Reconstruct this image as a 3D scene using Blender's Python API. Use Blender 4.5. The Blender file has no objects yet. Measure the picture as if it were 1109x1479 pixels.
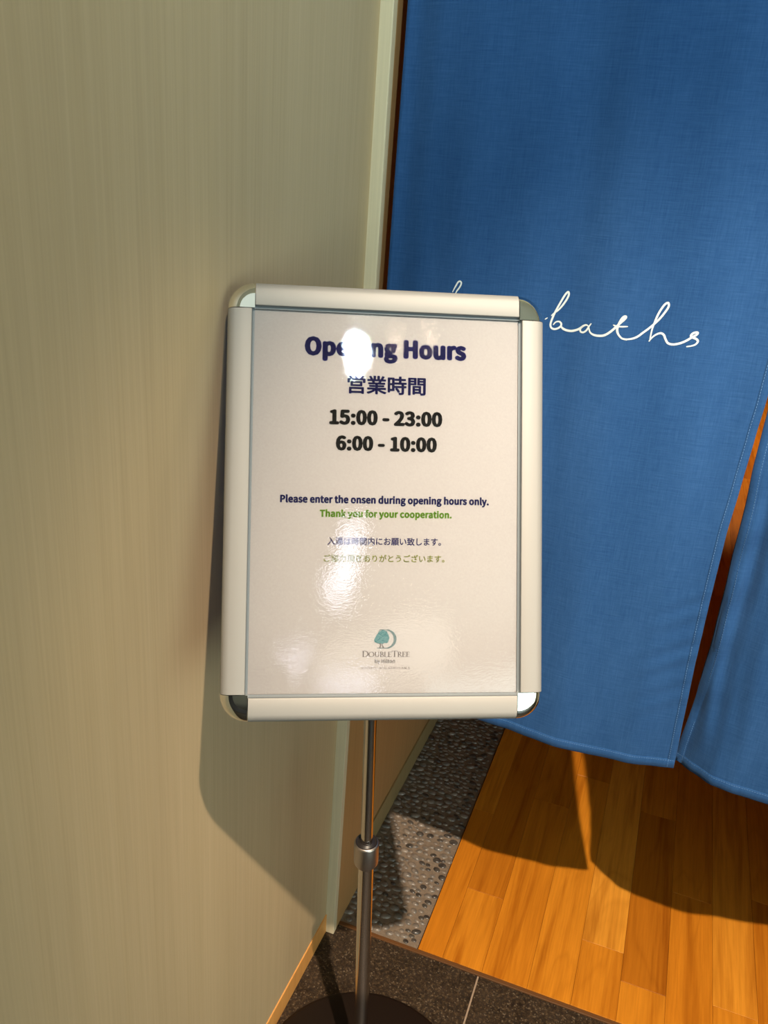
import bpy, bmesh, math, random
from mathutils import Vector, Matrix

random.seed(7)
SC = bpy.context.scene
COL = SC.collection

# ------------------------------------------------------------------ camera
CAM_H = 1.40
RT = Vector((0.93490, 0.34782, 0.07060))      # image right
DN = Vector((0.19004, -0.32258, -0.92727))    # image down
FW = Vector((-0.29975, 0.88032, -0.36768))    # view direction
cam_d = bpy.data.cameras.new('camera')
cam_d.sensor_fit = 'AUTO'
cam_d.sensor_width = 36.0
cam_d.lens = 36.0 * 1195.43 / 1479.0
cam_d.clip_start = 0.02
cam = bpy.data.objects.new('camera', cam_d)
COL.objects.link(cam)
m3 = Matrix((RT, -DN, -FW)).transposed()
cam.matrix_world = Matrix.Translation((0, 0, CAM_H)) @ m3.to_4x4()
SC.camera = cam

# ------------------------------------------------------------------ render look
SC.view_settings.view_transform = 'Standard'
SC.view_settings.look = 'None'
SC.view_settings.gamma = 1.0
SC.view_settings.use_curve_mapping = False
SC.view_settings.exposure = 0.0

world = bpy.data.worlds.new('world')
SC.world = world
world.use_nodes = True
world.node_tree.nodes['Background'].inputs[0].default_value = (0.80, 0.85, 0.80, 1)
world.node_tree.nodes['Background'].inputs[1].default_value = 0.03

# ------------------------------------------------------------------ lights
CEIL = 2.74
SPOT = Vector((0.40, -0.235, 2.687))


def spot(name, loc, target, power, color, size, blend, radius):
    d = bpy.data.lights.new(name, 'SPOT')
    d.energy = power; d.color = color
    d.spot_size = math.radians(size); d.spot_blend = blend
    d.shadow_soft_size = radius
    o = bpy.data.objects.new(name, d); COL.objects.link(o)
    o.location = loc
    o.rotation_euler = (Vector(target) - Vector(loc)).to_track_quat('-Z', 'Y').to_euler()
    return o


def area(name, loc, target, power, color, sx, sy):
    d = bpy.data.lights.new(name, 'AREA')
    d.shape = 'RECTANGLE'; d.size = sx; d.size_y = sy
    d.energy = power; d.color = color
    o = bpy.data.objects.new(name, d); COL.objects.link(o)
    o.location = loc
    o.rotation_euler = (Vector(target) - Vector(loc)).to_track_quat('-Z', 'Y').to_euler()
    return o


spot('downlight_beam', SPOT, (0.0, 1.33, 0.0), 440, (1.0, 0.80, 0.60), 43, 0.9, 0.016)
spot('downlight_glow', (0.705, -0.836, 2.715), (0.02, 1.10, 2.15), 165, (0.80, 1.0, 1.0), 64, 1.0, 0.02)
spot('inner_room_beam', (0.62, 5.6, 2.62), (0.62, 5.7, 0), 260, (1.0, 0.70, 0.42), 80, 0.4, 0.03)
# daylight from an added, unseen side window, brightening the left wall
area('side_fill_area', (3.90, -2.2, 1.35), (-0.45, 0.2, 1.3), 80, (0.78, 1.0, 1.0), 3.4, 2.1)


# ------------------------------------------------------------------ node helpers
def new_mat(name):
    m = bpy.data.materials.new(name); m.use_nodes = True
    nt = m.node_tree
    return m, nt, nt.nodes['Principled BSDF']


def N(nt, typ, **kw):
    n = nt.nodes.new(typ)
    for k, v in kw.items():
        setattr(n, k, v)
    return n


def lk(nt, a, b):
    nt.links.new(a, b)


def srgb(r, g, b):
    def f(c):
        c /= 255.0
        return c / 12.92 if c <= 0.04045 else ((c + 0.055) / 1.055) ** 2.4
    return (f(r), f(g), f(b), 1.0)


def plain(name, col, rough=0.5, metal=0.0, spec=0.5, emit=None, estr=0.0):
    m, nt, b = new_mat(name)
    b.inputs['Base Color'].default_value = col if len(col) == 4 else (*col, 1)
    b.inputs['Roughness'].default_value = rough
    b.inputs['Metallic'].default_value = metal
    b.inputs['Specular IOR Level'].default_value = spec
    if emit:
        b.inputs['Emission Color'].default_value = (*emit, 1)
        b.inputs['Emission Strength'].default_value = estr
    return m


def coords(nt, scale, loc=(0, 0, 0), out='Object'):
    tc = N(nt, 'ShaderNodeTexCoord')
    mp = N(nt, 'ShaderNodeMapping')
    mp.inputs['Scale'].default_value = scale
    mp.inputs['Location'].default_value = loc
    lk(nt, tc.outputs[out], mp.inputs['Vector'])
    return mp.outputs['Vector']


def noise(nt, vec, scale, detail=3.0, rough=0.5, dist=0.0):
    n = N(nt, 'ShaderNodeTexNoise')
    n.inputs['Scale'].default_value = scale
    n.inputs['Detail'].default_value = detail
    n.inputs['Roughness'].default_value = rough
    n.inputs['Distortion'].default_value = dist
    lk(nt, vec, n.inputs['Vector'])
    return n.outputs['Fac']


def ramp(nt, fac, stops):
    r = N(nt, 'ShaderNodeValToRGB')
    el = r.color_ramp.elements
    el[0].position, el[0].color = stops[0]
    el[1].position, el[1].color = stops[-1]
    for p, c in stops[1:-1]:
        e = el.new(p); e.color = c
    lk(nt, fac, r.inputs['Fac'])
    return r.outputs['Color']


def mixc(nt, fac, a, b, blend='MIX'):
    n = N(nt, 'ShaderNodeMix', data_type='RGBA', blend_type=blend)
    if isinstance(fac, (int, float)):
        n.inputs[0].default_value = fac
    else:
        lk(nt, fac, n.inputs[0])
    for i, v in ((6, a), (7, b)):
        if isinstance(v, tuple):
            n.inputs[i].default_value = v
        else:
            lk(nt, v, n.inputs[i])
    return n.outputs[2]


def bump(nt, b, h, strength, dist):
    n = N(nt, 'ShaderNodeBump')
    n.inputs['Strength'].default_value = strength
    n.inputs['Distance'].default_value = dist
    lk(nt, h, n.inputs['Height'])
    lk(nt, n.outputs['Normal'], b.inputs['Normal'])


def grain_mat(name, c_dark, c_light, rough=0.55, fine=1.0):
    """pale wood-grain laminate, grain running up the wall"""
    m, nt, b = new_mat(name)
    v1 = coords(nt, (70 * fine, 70 * fine, 1.1))
    v2 = coords(nt, (9, 9, 0.35))
    v3 = coords(nt, (330 * fine, 330 * fine, 5))
    n1 = noise(nt, v1, 1.0, 4, 0.6, 0.15)
    n2 = noise(nt, v2, 1.0, 3, 0.5, 0.2)
    n3 = noise(nt, v3, 1.0, 2, 0.5)
    a = ramp(nt, n1, [(0.30, c_dark), (0.70, c_light)])
    mid = tuple((x + y) / 2 for x, y in zip(c_dark, c_light))
    a = mixc(nt, 0.5, a, ramp(nt, n2, [(0.3, tuple(0.9 * x for x in mid[:3]) + (1,)), (0.72, tuple(1.08 * x for x in mid[:3]) + (1,))]))
    a = mixc(nt, 0.16, a, ramp(nt, n3, [(0.3, tuple(0.72 * x for x in mid[:3]) + (1,)), (0.7, tuple(1.25 * x for x in mid[:3]) + (1,))]))
    lk(nt, a, b.inputs['Base Color'])
    b.inputs['Roughness'].default_value = rough
    b.inputs['Specular IOR Level'].default_value = 0.3
    bump(nt, b, n3, 0.12, 0.0006)
    return m


M = {}
M['wall'] = grain_mat('pale_wood_laminate', (0.445, 0.335, 0.19, 1), (0.535, 0.412, 0.25, 1))
M['trim'] = grain_mat('pale_trim', (0.58, 0.50, 0.34, 1), (0.64, 0.56, 0.39, 1))
M['inner'] = grain_mat('inner_wall_wood', (0.36, 0.20, 0.075, 1), (0.46, 0.27, 0.11, 1))
M['baseboard'] = grain_mat('baseboard_wood', (0.66, 0.30, 0.075, 1), (0.78, 0.38, 0.11, 1))
M['inner_base'] = grain_mat('inner_baseboard_wood', (0.26, 0.19, 0.08, 1), (0.34, 0.25, 0.12, 1))
M['ceiling'] = plain('ceiling_paint', (0.78, 0.80, 0.70), 0.9)
M['dark_reflection'] = plain('dark_reflection_wall', (0.05, 0.045, 0.045), 0.8)  # unseen end wall, made dark so the lower chrome cap mirrors dark
M['corridor'] = plain('corridor_paint', (0.52, 0.46, 0.36), 0.85)


def granite_mat():
    m, nt, b = new_mat('brown_granite')
    v = coords(nt, (1, 1, 1))
    n1 = noise(nt, v, 150, 5, 0.8)
    vo = N(nt, 'ShaderNodeTexVoronoi'); vo.inputs['Scale'].default_value = 420
    lk(nt, v, vo.inputs['Vector'])
    n2 = noise(nt, v, 30, 2, 0.5)
    c = ramp(nt, n1, [(0.40, (0.005, 0.0025, 0.001, 1)), (0.5, (0.024, 0.014, 0.006, 1)), (0.63, (0.105, 0.068, 0.036, 1))])
    sp = N(nt, 'ShaderNodeSeparateColor'); lk(nt, vo.outputs['Color'], sp.inputs[0])
    c = mixc(nt, ramp(nt, sp.outputs[0], [(0.90, (0, 0, 0, 1)), (0.97, (1, 1, 1, 1))]), c, (0.16, 0.12, 0.08, 1))
    c = mixc(nt, ramp(nt, sp.outputs[1], [(0.75, (0, 0, 0, 1)), (0.85, (0.8, 0.8, 0.8, 1))]), c, (0.012, 0.010, 0.009, 1))
    c = mixc(nt, 0.25, c, ramp(nt, n2, [(0.3, (0.03, 0.02, 0.015, 1)), (0.7, (0.10, 0.07, 0.05, 1))]))
    lk(nt, c, b.inputs['Base Color'])
    b.inputs['Roughness'].default_value = 0.5
    b.inputs['Specular IOR Level'].default_value = 0.3
    bump(nt, b, n1, 0.3, 0.0012)
    return m


def mortar_mat():
    m, nt, b = new_mat('grey_mortar')
    v = coords(nt, (1, 1, 1))
    n1 = noise(nt, v, 180, 4, 0.65); n2 = noise(nt, v, 25, 2, 0.5)
    c = ramp(nt, n1, [(0.3, (0.15, 0.115, 0.085, 1)), (0.7, (0.27, 0.21, 0.16, 1))])
    c = mixc(nt, 0.3, c, ramp(nt, n2, [(0.3, (0.14, 0.11, 0.08, 1)), (0.7, (0.25, 0.20, 0.15, 1))]))
    lk(nt, c, b.inputs['Base Color'])
    b.inputs['Roughness'].default_value = 0.6
    bump(nt, b, n1, 0.5, 0.001)
    return m


def pebble_mat(name, c1, c2):
    m, nt, b = new_mat(name)
    v = coords(nt, (1, 1, 1))
    n1 = noise(nt, v, 70, 2, 0.5)
    lk(nt, ramp(nt, n1, [(0.35, c1), (0.65, c2)]), b.inputs['Base Color'])
    b.inputs['Roughness'].default_value = 0.28
    b.inputs['Specular IOR Level'].default_value = 0.6
    return m


M['granite'] = granite_mat()
M['mortar'] = mortar_mat()
M['pebble_a'] = pebble_mat('grey_pebble', (0.115, 0.105, 0.095, 1), (0.24, 0.20, 0.165, 1))
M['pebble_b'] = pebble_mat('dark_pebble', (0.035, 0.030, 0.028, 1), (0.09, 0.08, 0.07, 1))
M['grout'] = plain('pale_grout', (0.36, 0.27, 0.20), 0.8)
M['edge'] = plain('brown_edging', (0.13, 0.055, 0.018), 0.45)
M['gap'] = plain('dark_joint', (0.03, 0.016, 0.008), 0.8)


def wood_mat():
    m, nt, b = new_mat('orange_oiled_wood')
    at = N(nt, 'ShaderNodeAttribute'); at.attribute_name = 'plank'
    tc = N(nt, 'ShaderNodeTexCoord')
    # every board gets its own slice of the grain
    comb = N(nt, 'ShaderNodeCombineXYZ')
    mul = N(nt, 'ShaderNodeMath', operation='MULTIPLY'); mul.inputs[1].default_value = 37.0
    lk(nt, at.outputs['Fac'], mul.inputs[0]); lk(nt, mul.outputs[0], comb.inputs[2]); lk(nt, mul.outputs[0], comb.inputs[0])
    add = N(nt, 'ShaderNodeVectorMath', operation='ADD')
    lk(nt, tc.outputs['Object'], add.inputs[0]); lk(nt, comb.outputs[0], add.inputs[1])
    mp = N(nt, 'ShaderNodeMapping'); mp.inputs['Scale'].default_value = (30, 1.6, 1)
    lk(nt, add.outputs[0], mp.inputs['Vector'])
    mp2 = N(nt, 'ShaderNodeMapping'); mp2.inputs['Scale'].default_value = (260, 9, 1)
    lk(nt, add.outputs[0], mp2.inputs['Vector'])
    mp3 = N(nt, 'ShaderNodeMapping'); mp3.inputs['Scale'].default_value = (9, 1.4, 1)
    lk(nt, add.outputs[0], mp3.inputs['Vector'])
    n1 = noise(nt, mp.outputs[0], 1.0, 4, 0.55, 0.8)
    n2 = noise(nt, mp2.outputs[0], 1.0, 3, 0.6)
    n3 = noise(nt, mp3.outputs[0], 1.0, 2, 0.5, 1.2)
    sub = N(nt, 'ShaderNodeMath', operation='MULTIPLY'); sub.inputs[1].default_value = 9.0
    lk(nt, n3, sub.inputs[0])
    fr = N(nt, 'ShaderNodeMath', operation='PINGPONG'); fr.inputs[1].default_value = 1.0
    lk(nt, sub.outputs[0], fr.inputs[0])
    tone = ramp(nt, at.outputs['Fac'], [(0.0, (0.38, 0.120, 0.008, 1)), (0.35, (0.58, 0.200, 0.013, 1)), (0.7, (0.67, 0.255, 0.020, 1)), (1.0, (0.77, 0.33, 0.038, 1))])
    g1 = ramp(nt, n1, [(0.30, (0.64, 0.52, 0.36, 1)), (0.5, (0.97, 0.96, 0.94, 1)), (0.8, (1.06, 1.06, 1.06, 1))])
    g2 = ramp(nt, n2, [(0.3, (0.84, 0.80, 0.74, 1)), (0.65, (1.04, 1.04, 1.04, 1))])
    g3 = ramp(nt, fr.outputs[0], [(0.0, (0.86, 0.82, 0.74, 1)), (0.35, (1, 1, 1, 1)), (1.0, (1.02, 1.02, 1.02, 1))])
    c = mixc(nt, 1.0, tone, g1, 'MULTIPLY')
    c = mixc(nt, 0.8, c, g2, 'MULTIPLY')
    c = mixc(nt, 0.7, c, g3, 'MULTIPLY')
    lk(nt, c, b.inputs['Base Color'])
    b.inputs['Roughness'].default_value = 0.38
    b.inputs['Specular IOR Level'].default_value = 0.35
    bump(nt, b, n2, 0.10, 0.0005)
    return m


M['wood'] = wood_mat()


def linen_mat():
    m, nt, b = new_mat('indigo_linen')
    vx = coords(nt, (900, 1, 40))     # warp threads
    vz = coords(nt, (40, 1, 900))     # weft threads
    n1 = noise(nt, vx, 1.0, 2, 0.6); n2 = noise(nt, vz, 1.0, 2, 0.6)
    vs1 = coords(nt, (420, 1, 22)); vs2 = coords(nt, (22, 1, 420))
    s1 = noise(nt, vs1, 1.0, 3, 0.6); s2 = noise(nt, vs2, 1.0, 3, 0.6)
    big = noise(nt, coords(nt, (9, 1, 2.2)), 1.0, 3, 0.55, 0.3)
    c = ramp(nt, big, [(0.3, (0.0130, 0.059, 0.176, 1)), (0.7, (0.0205, 0.079, 0.222, 1))])
    d, l = (0.80, 0.86, 0.90, 1), (1.30, 1.16, 1.10, 1)
    c = mixc(nt, 0.55, c, ramp(nt, s1, [(0.32, d), (0.70, l)]), 'MULTIPLY')
    c = mixc(nt, 0.55, c, ramp(nt, s2, [(0.32, d), (0.70, l)]), 'MULTIPLY')
    c = mixc(nt, 0.6, c, ramp(nt, n1, [(0.3, d), (0.7, l)]), 'MULTIPLY')
    c = mixc(nt, 0.6, c, ramp(nt, n2, [(0.3, d), (0.7, l)]), 'MULTIPLY')
    lk(nt, c, b.inputs['Base Color'])
    b.inputs['Roughness'].default_value = 0.9
    b.inputs['Specular IOR Level'].default_value = 0.15
    b.inputs['Sheen Weight'].default_value = 0.15
    b.inputs['Sheen Roughness'].default_value = 0.5
    b.inputs['Sheen Tint'].default_value = (0.35, 0.55, 0.9, 1)
    ad = N(nt, 'ShaderNodeMath', operation='ADD'); lk(nt, n1, ad.inputs[0]); lk(nt, n2, ad.inputs[1])
    ad2 = N(nt, 'ShaderNodeMath', operation='ADD'); lk(nt, ad.outputs[0], ad2.inputs[0]); lk(nt, s2, ad2.inputs[1])
    bump(nt, b, ad2.outputs[0], 0.25, 0.0008)
    return m


M['linen'] = linen_mat()
M['thread'] = plain('pale_blue_thread', srgb(84, 124, 172), 0.9)
M['dye'] = plain('white_dye', (0.60, 0.66, 0.67), 0.85)


def brushed(name, col, rough, along, metal=0.85):
    m, nt, b = new_mat(name)
    sc = (900, 900, 900)
    sc = tuple(6 if i == along else s for i, s in enumerate(sc))
    n1 = noise(nt, coords(nt, sc), 1.0, 2, 0.5)
    b.inputs['Base Color'].default_value = col
    b.inputs['Metallic'].default_value = metal
    r = N(nt, 'ShaderNodeMapRange'); r.inputs[3].default_value = rough - 0.06; r.inputs[4].default_value = rough + 0.06
    lk(nt, n1, r.inputs[0]); lk(nt, r.outputs[0], b.inputs['Roughness'])
    bump(nt, b, n1, 0.05, 0.0003)
    return m


M['alu'] = plain('satin_aluminium', (0.29, 0.285, 0.275), 0.55, 0.2, 0.25)
M['lip'] = plain('grey_rail_lip', (0.15, 0.175, 0.195), 0.5, 0.1, 0.3)
M['chrome'] = plain('chrome', (0.86, 0.85, 0.82), 0.045, 1.0)
M['pole'] = plain('polished_steel', (0.62, 0.58, 0.55), 0.14, 1.0)
M['collar'] = plain('satin_steel', (0.42, 0.37, 0.34), 0.36, 1.0)
M['black'] = plain('black_plastic', (0.015, 0.012, 0.012), 0.4)
M['base'] = plain('dark_brown_enamel', (0.011, 0.006, 0.004), 0.5, 0, 0.25)
M['back'] = plain('grey_back_board', (0.25, 0.25, 0.25), 0.6)


def paper_mat():
    m, nt, b = new_mat('white_paper')
    n1 = noise(nt, coords(nt, (1, 1, 1)), 500, 2, 0.5)
    lk(nt, ramp(nt, n1, [(0.3, (0.395, 0.385, 0.39, 1)), (0.7, (0.42, 0.41, 0.415, 1))]), b.inputs['Base Color'])
    b.inputs['Roughness'].default_value = 0.8
    b.inputs['Specular IOR Level'].default_value = 0.1
    return m


M['paper'] = paper_mat()


def ink(name, c):
    return plain(name, c, 0.8, 0, 0.1)


M['navy'] = ink('navy_ink', srgb(34, 32, 96))
M['navy2'] = ink('violet_ink', srgb(58, 50, 118))
M['blackink'] = ink('black_ink', srgb(28, 24, 26))
M['green'] = ink('green_ink', srgb(112, 158, 52))
M['olive'] = ink('olive_ink', srgb(160, 168, 88))
M['teal'] = ink('teal_ink', srgb(70, 118, 124))
M['teal2'] = ink('slate_ink', srgb(84, 108, 112))
M['greyink'] = ink('grey_ink', srgb(92, 84, 84))


def film_mat():
    """clear wavy plastic film: passes light straight through, mirrors the lamps"""
    m = bpy.data.materials.new('clear_plastic_film'); m.use_nodes = True
    nt = m.node_tree
    nt.nodes.remove(nt.nodes['Principled BSDF'])
    out = nt.nodes['Material Output']
    tr = N(nt, 'ShaderNodeBsdfTransparent')
    tr.inputs[0].default_value = (0.87, 0.87, 0.87, 1)
    gl = N(nt, 'ShaderNodeBsdfGlossy'); gl.inputs['Roughness'].default_value = 0.01
    fr = N(nt, 'ShaderNodeFresnel'); fr.inputs['IOR'].default_value = 1.56
    mx = N(nt, 'ShaderNodeMixShader')
    tc = N(nt, 'ShaderNodeTexCoord')
    fine = noise(nt, coords(nt, (1, 1, 2.2)), 300, 2, 0.6)
    wave = noise(nt, coords(nt, (1, 1, 1)), 14, 1, 0.4)
    b1 = N(nt, 'ShaderNodeBump'); b1.inputs['Strength'].default_value = 1.0; b1.inputs['Distance'].default_value = 0.000035
    lk(nt, fine, b1.inputs['Height'])
    b2 = N(nt, 'ShaderNodeBump'); b2.inputs['Strength'].default_value = 1.0; b2.inputs['Distance'].default_value = 0.0003
    lk(nt, wave, b2.inputs['Height']); lk(nt, b1.outputs[0], b2.inputs['Normal'])
    lk(nt, b2.outputs[0], gl.inputs['Normal'])
    lk(nt, fr.outputs[0], mx.inputs[0]); lk(nt, tr.outputs[0], mx.inputs[1]); lk(nt, gl.outputs[0], mx.inputs[2])
    lk(nt, mx.outputs[0], out.inputs['Surface'])
    return m


M['film'] = film_mat()


def glow(name, c, s):
    return plain(name, (0.8, 0.8, 0.8), 0.5, 0, 0.5, c, s)


M['warm_lamp'] = glow('warm_lamp', (1.0, 0.80, 0.56), 45)
M['spot_lamp'] = glow('spot_lamp', (1.0, 0.86, 0.68), 25)
M['cool_lamp'] = glow('cool_lamp', (0.78, 0.83, 1.0), 14)
M['cove_lamp'] = glow('cove_lamp', (1.0, 0.97, 0.82), 3.0)
M['side_fill'] = glow('side_fill_pane', (0.86, 1.0, 0.90), 2.2)  # glow of the added side window, fill only
M['whitemetal'] = plain('white_metal', (0.75, 0.73, 0.70), 0.5)


# ------------------------------------------------------------------ object helpers
def base_of(o):
    while o.parent:
        o = o.parent
    return o.location.copy()


def obj(name, verts, faces, mat, parent=None, smooth=False, bevel=0.0, fmat=None):
    me = bpy.data.meshes.new(name)
    off = base_of(parent) if parent else Vector((0, 0, 0))
    me.from_pydata([tuple(Vector(v) - off) for v in verts], [], faces)
    for mm in (mat if isinstance(mat, (list, tuple)) else [mat]):
        me.materials.append(mm)
    if fmat:
        for p, i in zip(me.polygons, fmat):
            p.material_index = i
    bm = bmesh.new(); bm.from_mesh(me)
    bmesh.ops.recalc_face_normals(bm, faces=bm.faces)
    bm.to_mesh(me); bm.free()
    if smooth:
        me.polygons.foreach_set('use_smooth', [True] * len(me.polygons))
    me.update()
    o = bpy.data.objects.new(name, me); COL.objects.link(o)
    if parent:
        o.parent = parent
    if bevel:
        md = o.modifiers.new('bevel', 'BEVEL'); md.width = bevel; md.segments = 2; md.limit_method = 'ANGLE'
    return o


def tag(o, label=None, cat=None, group=None, kind=None):
    if label: o['label'] = label
    if cat: o['category'] = cat
    if group: o['group'] = group
    if kind: o['kind'] = kind
    return o


def thing(name, loc, label, cat, group=None):
    o = bpy.data.objects.new(name, None); COL.objects.link(o)
    o.empty_display_size = 0.05
    o.location = loc
    return tag(o, label, cat, group)


class MB:
    def __init__(s):
        s.v = []; s.f = []; s.m = []

    def add(s, vs, fs, mi=0):
        k = len(s.v)
        s.v += [Vector(v) for v in vs]
        s.f += [tuple(i + k for i in f) for f in fs]
        s.m += [mi] * len(fs)

    def box(s, a, b, mi=0):
        x0, y0, z0 = a; x1, y1, z1 = b
        s.add([(x0, y0, z0), (x1, y0, z0), (x1, y1, z0), (x0, y1, z0), (x0, y0, z1), (x1, y0, z1), (x1, y1, z1), (x0, y1, z1)],
              [(0, 3, 2, 1), (4, 5, 6, 7), (0, 1, 5, 4), (1, 2, 6, 5), (2, 3, 7, 6), (3, 0, 4, 7)], mi)

    def lathe(s, o, ax, prof, n=48, mi=0, closed_top=True, closed_bot=True):
        """prof: list of (radius, height along ax from o)"""
        ax = Vector(ax).normalized()
        e1 = ax.orthogonal().normalized(); e2 = ax.cross(e1)
        vs = []; fs = []
        for r, h in prof:
            for i in range(n):
                t = 2 * math.pi * i / n
                vs.append(Vector(o) + ax * h + (e1 * math.cos(t) + e2 * math.sin(t)) * r)
        for j in range(len(prof) - 1):
            for i in range(n):
                fs.append((j * n + i, j * n + (i + 1) % n, (j + 1) * n + (i + 1) % n, (j + 1) * n + i))
        nv = len(vs)
        if closed_bot:      # caps keep their own vertices so the sides shade straight
            vs += vs[:n]; fs.append(tuple(range(nv + n - 1, nv - 1, -1))); nv += n
        if closed_top:
            k = (len(prof) - 1) * n
            vs += vs[k:k + n]; fs.append(tuple(nv + i for i in range(n)))
        s.add(vs, fs, mi)

    def build(s, name, mat, parent=None, **kw):
        return obj(name, s.v, s.f, mat, parent, fmat=s.m, **kw)


def struct_box(name, a, b, mat, bevel=0.0):
    m = MB(); m.box(a, b)
    return tag(m.build(name, mat, bevel=bevel), kind='structure')


# ------------------------------------------------------------------ the room
WX = -0.449            # face of the left wall
TY = 1.183             # threshold line
XR, YB = 4.0, -6.2     # far side and far end of the corridor
IY = 8.0               # far end of the inner room

struct_box('wall_left', (WX - 0.15, YB, 0.0), (WX, 1.150, CEIL), M['wall'])
struct_box('baseboard_left', (WX - 0.02, YB, 0.0), (WX + 0.0022, 1.1505, 0.046), M['baseboard'], 0.001)
struct_box('trim_1', (WX - 0.15, 1.150, 0.0), (-0.4305, 1.1655, CEIL), M['trim'], 0.0012)
struct_box('trim_2', (WX - 0.15, 1.1655, 0.0), (-0.4310, 1.345, CEIL), M['inner'], 0.0012)
struct_box('wall_inner_left', (WX - 0.15, 1.345, 0.0), (-0.4530, IY, CEIL), M['inner'])
struct_box('baseboard_inner_left', (WX - 0.02, 1.345, 0.0), (-0.4490, IY, 0.062), M['inner_base'], 0.001)
struct_box('wall_back', (0.70, 1.165, 0.0), (XR, 1.345, CEIL), M['wall'])
struct_box('trim_3', (-0.431, 1.165, 2.02), (0.70, 1.345, CEIL), M['wall'])
struct_box('wall_inner_back', (-0.60, IY, 0.0), (XR, IY + 0.12, CEIL), M['inner'])
struct_box('wall_inner_right', (2.0, 1.345, 0.0), (2.12, IY, CEIL), M['inner'])
struct_box('wall_front', (-0.60, YB - 0.12, 0.0), (XR, YB, CEIL), M['dark_reflection'])
struct_box('ceiling', (-0.60, YB - 0.12, CEIL), (XR + 0.12, IY + 0.12, CEIL + 0.1), M['ceiling'])

# right-hand corridor wall with an added, unseen window that gives fill light
mw = MB()
mw.box((XR, YB, 0), (XR + 0.12, -4.0, CEIL)); mw.box((XR, -0.4, 0), (XR + 0.12, 1.345, CEIL))
mw.box((XR, -4.0, 0), (XR + 0.12, -0.4, 0.25)); mw.box((XR, -4.0, 2.45), (XR + 0.12, -0.4, CEIL))
tag(mw.build('wall_right', M['corridor']), kind='structure')
mw = MB(); mw.box((XR + 0.05, -4.0, 0.25), (XR + 0.06, -0.4, 2.45))
tag(mw.build('fill_window_1', M['side_fill']), kind='structure')

# granite floor tiles (600 mm) in front of the opening, with pale joints
mg = MB()
mg.box((-0.60, YB, -0.03), (XR, TY - 0.0066, -0.0012), 1)
tile = 0.60
xs = [-0.60, -0.138]
while xs[-1] < XR: xs.append(min(xs[-1] + tile, XR))
ys = [TY - 0.0055]
while ys[-1] > YB: ys.append(max(ys[-1] - tile, YB))
for i in range(len(xs) - 1):
    for j in range(len(ys) - 1):
        mg.box((xs[i] + 0.0016, ys[j + 1] + 0.0016, -0.02), (xs[i + 1] - 0.0016, ys[j] - 0.0016, 0.0), 0)
tag(mg.build('floor', [M['granite'], M['grout']]), kind='structure')

# edging strip at the threshold
struct_box('trim_4', (-0.431, TY - 0.0065, -0.01), (0.70, TY + 0.002, 0.0022), M['edge'], 0.0008)

# exposed-aggregate border strip: mortar bed + pebbles
PX0, PX1 = WX - 0.01, -0.2655
struct_box('floor_mortar', (PX0, TY + 0.002, -0.03), (PX1, IY, 0.0), M['mortar'])
mp_ = MB()
cells = {}
placed = []
tries = 0
Y0, Y1 = TY + 0.010, 2.75
while tries < 60000 and len(placed) < 3300:
    tries += 1
    x = random.uniform(WX + 0.004, PX1 - 0.006)
    y = random.uniform(Y0, Y1)
    edge = min(1.0, max(0.0, (PX1 - x) / 0.075))
    near = min(1.0, max(0.0, (y - TY) / 0.10))
    if random.random() > 0.12 + 0.88 * edge * (0.25 + 0.75 * near):
        continue
    r = random.uniform(0.0052, 0.0105)
    key = (int(x / 0.02), int(y / 0.02)); ok = True
    for a in (-1, 0, 1):
        for b_ in (-1, 0, 1):
            for (px, py, pr) in cells.get((key[0] + a, key[1] + b_), ()):
                if (px - x) ** 2 + (py - y) ** 2 < (0.92 * (pr + r)) ** 2:
                    ok = False
    if not ok: continue
    cells.setdefault(key, []).append((x, y, r)); placed.append((x, y, r))
    ang = random.uniform(-0.5, 0.5); ca, sa = math.cos(ang), math.sin(ang)
    rx, ry, rz = r * random.uniform(1.0, 1.25), r * random.uniform(0.65, 0.95), r * random.uniform(0.25, 0.5)
    vs = []; n = 10
    for lev, (q, h) in enumerate(((1.0, -0.1), (0.93, 0.35), (0.72, 0.72), (0.38, 0.95))):
        for i in range(n):
            t = 2 * math.pi * i / n
            lx, ly = rx * q * math.cos(t), ry * q * math.sin(t)
            vs.append((x + lx * ca - ly * sa, y + lx * sa + ly * ca, rz * h))
    vs.append((x, y, rz))
    fs = []
    for lev in range(3):
        for i in range(n):
            fs.append((lev * n + i, lev * n + (i + 1) % n, (lev + 1) * n + (i + 1) % n, (lev + 1) * n + i))
    for i in range(n): fs.append((3 * n + i, 3 * n + (i + 1) % n, 4 * n))
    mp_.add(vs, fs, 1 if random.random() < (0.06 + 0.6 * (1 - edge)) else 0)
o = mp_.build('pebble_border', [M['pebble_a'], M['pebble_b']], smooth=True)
tag(o, 'dark grey pebbles set in the mortar strip along the left wall inside the doorway', 'pebbles', kind='stuff')

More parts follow.
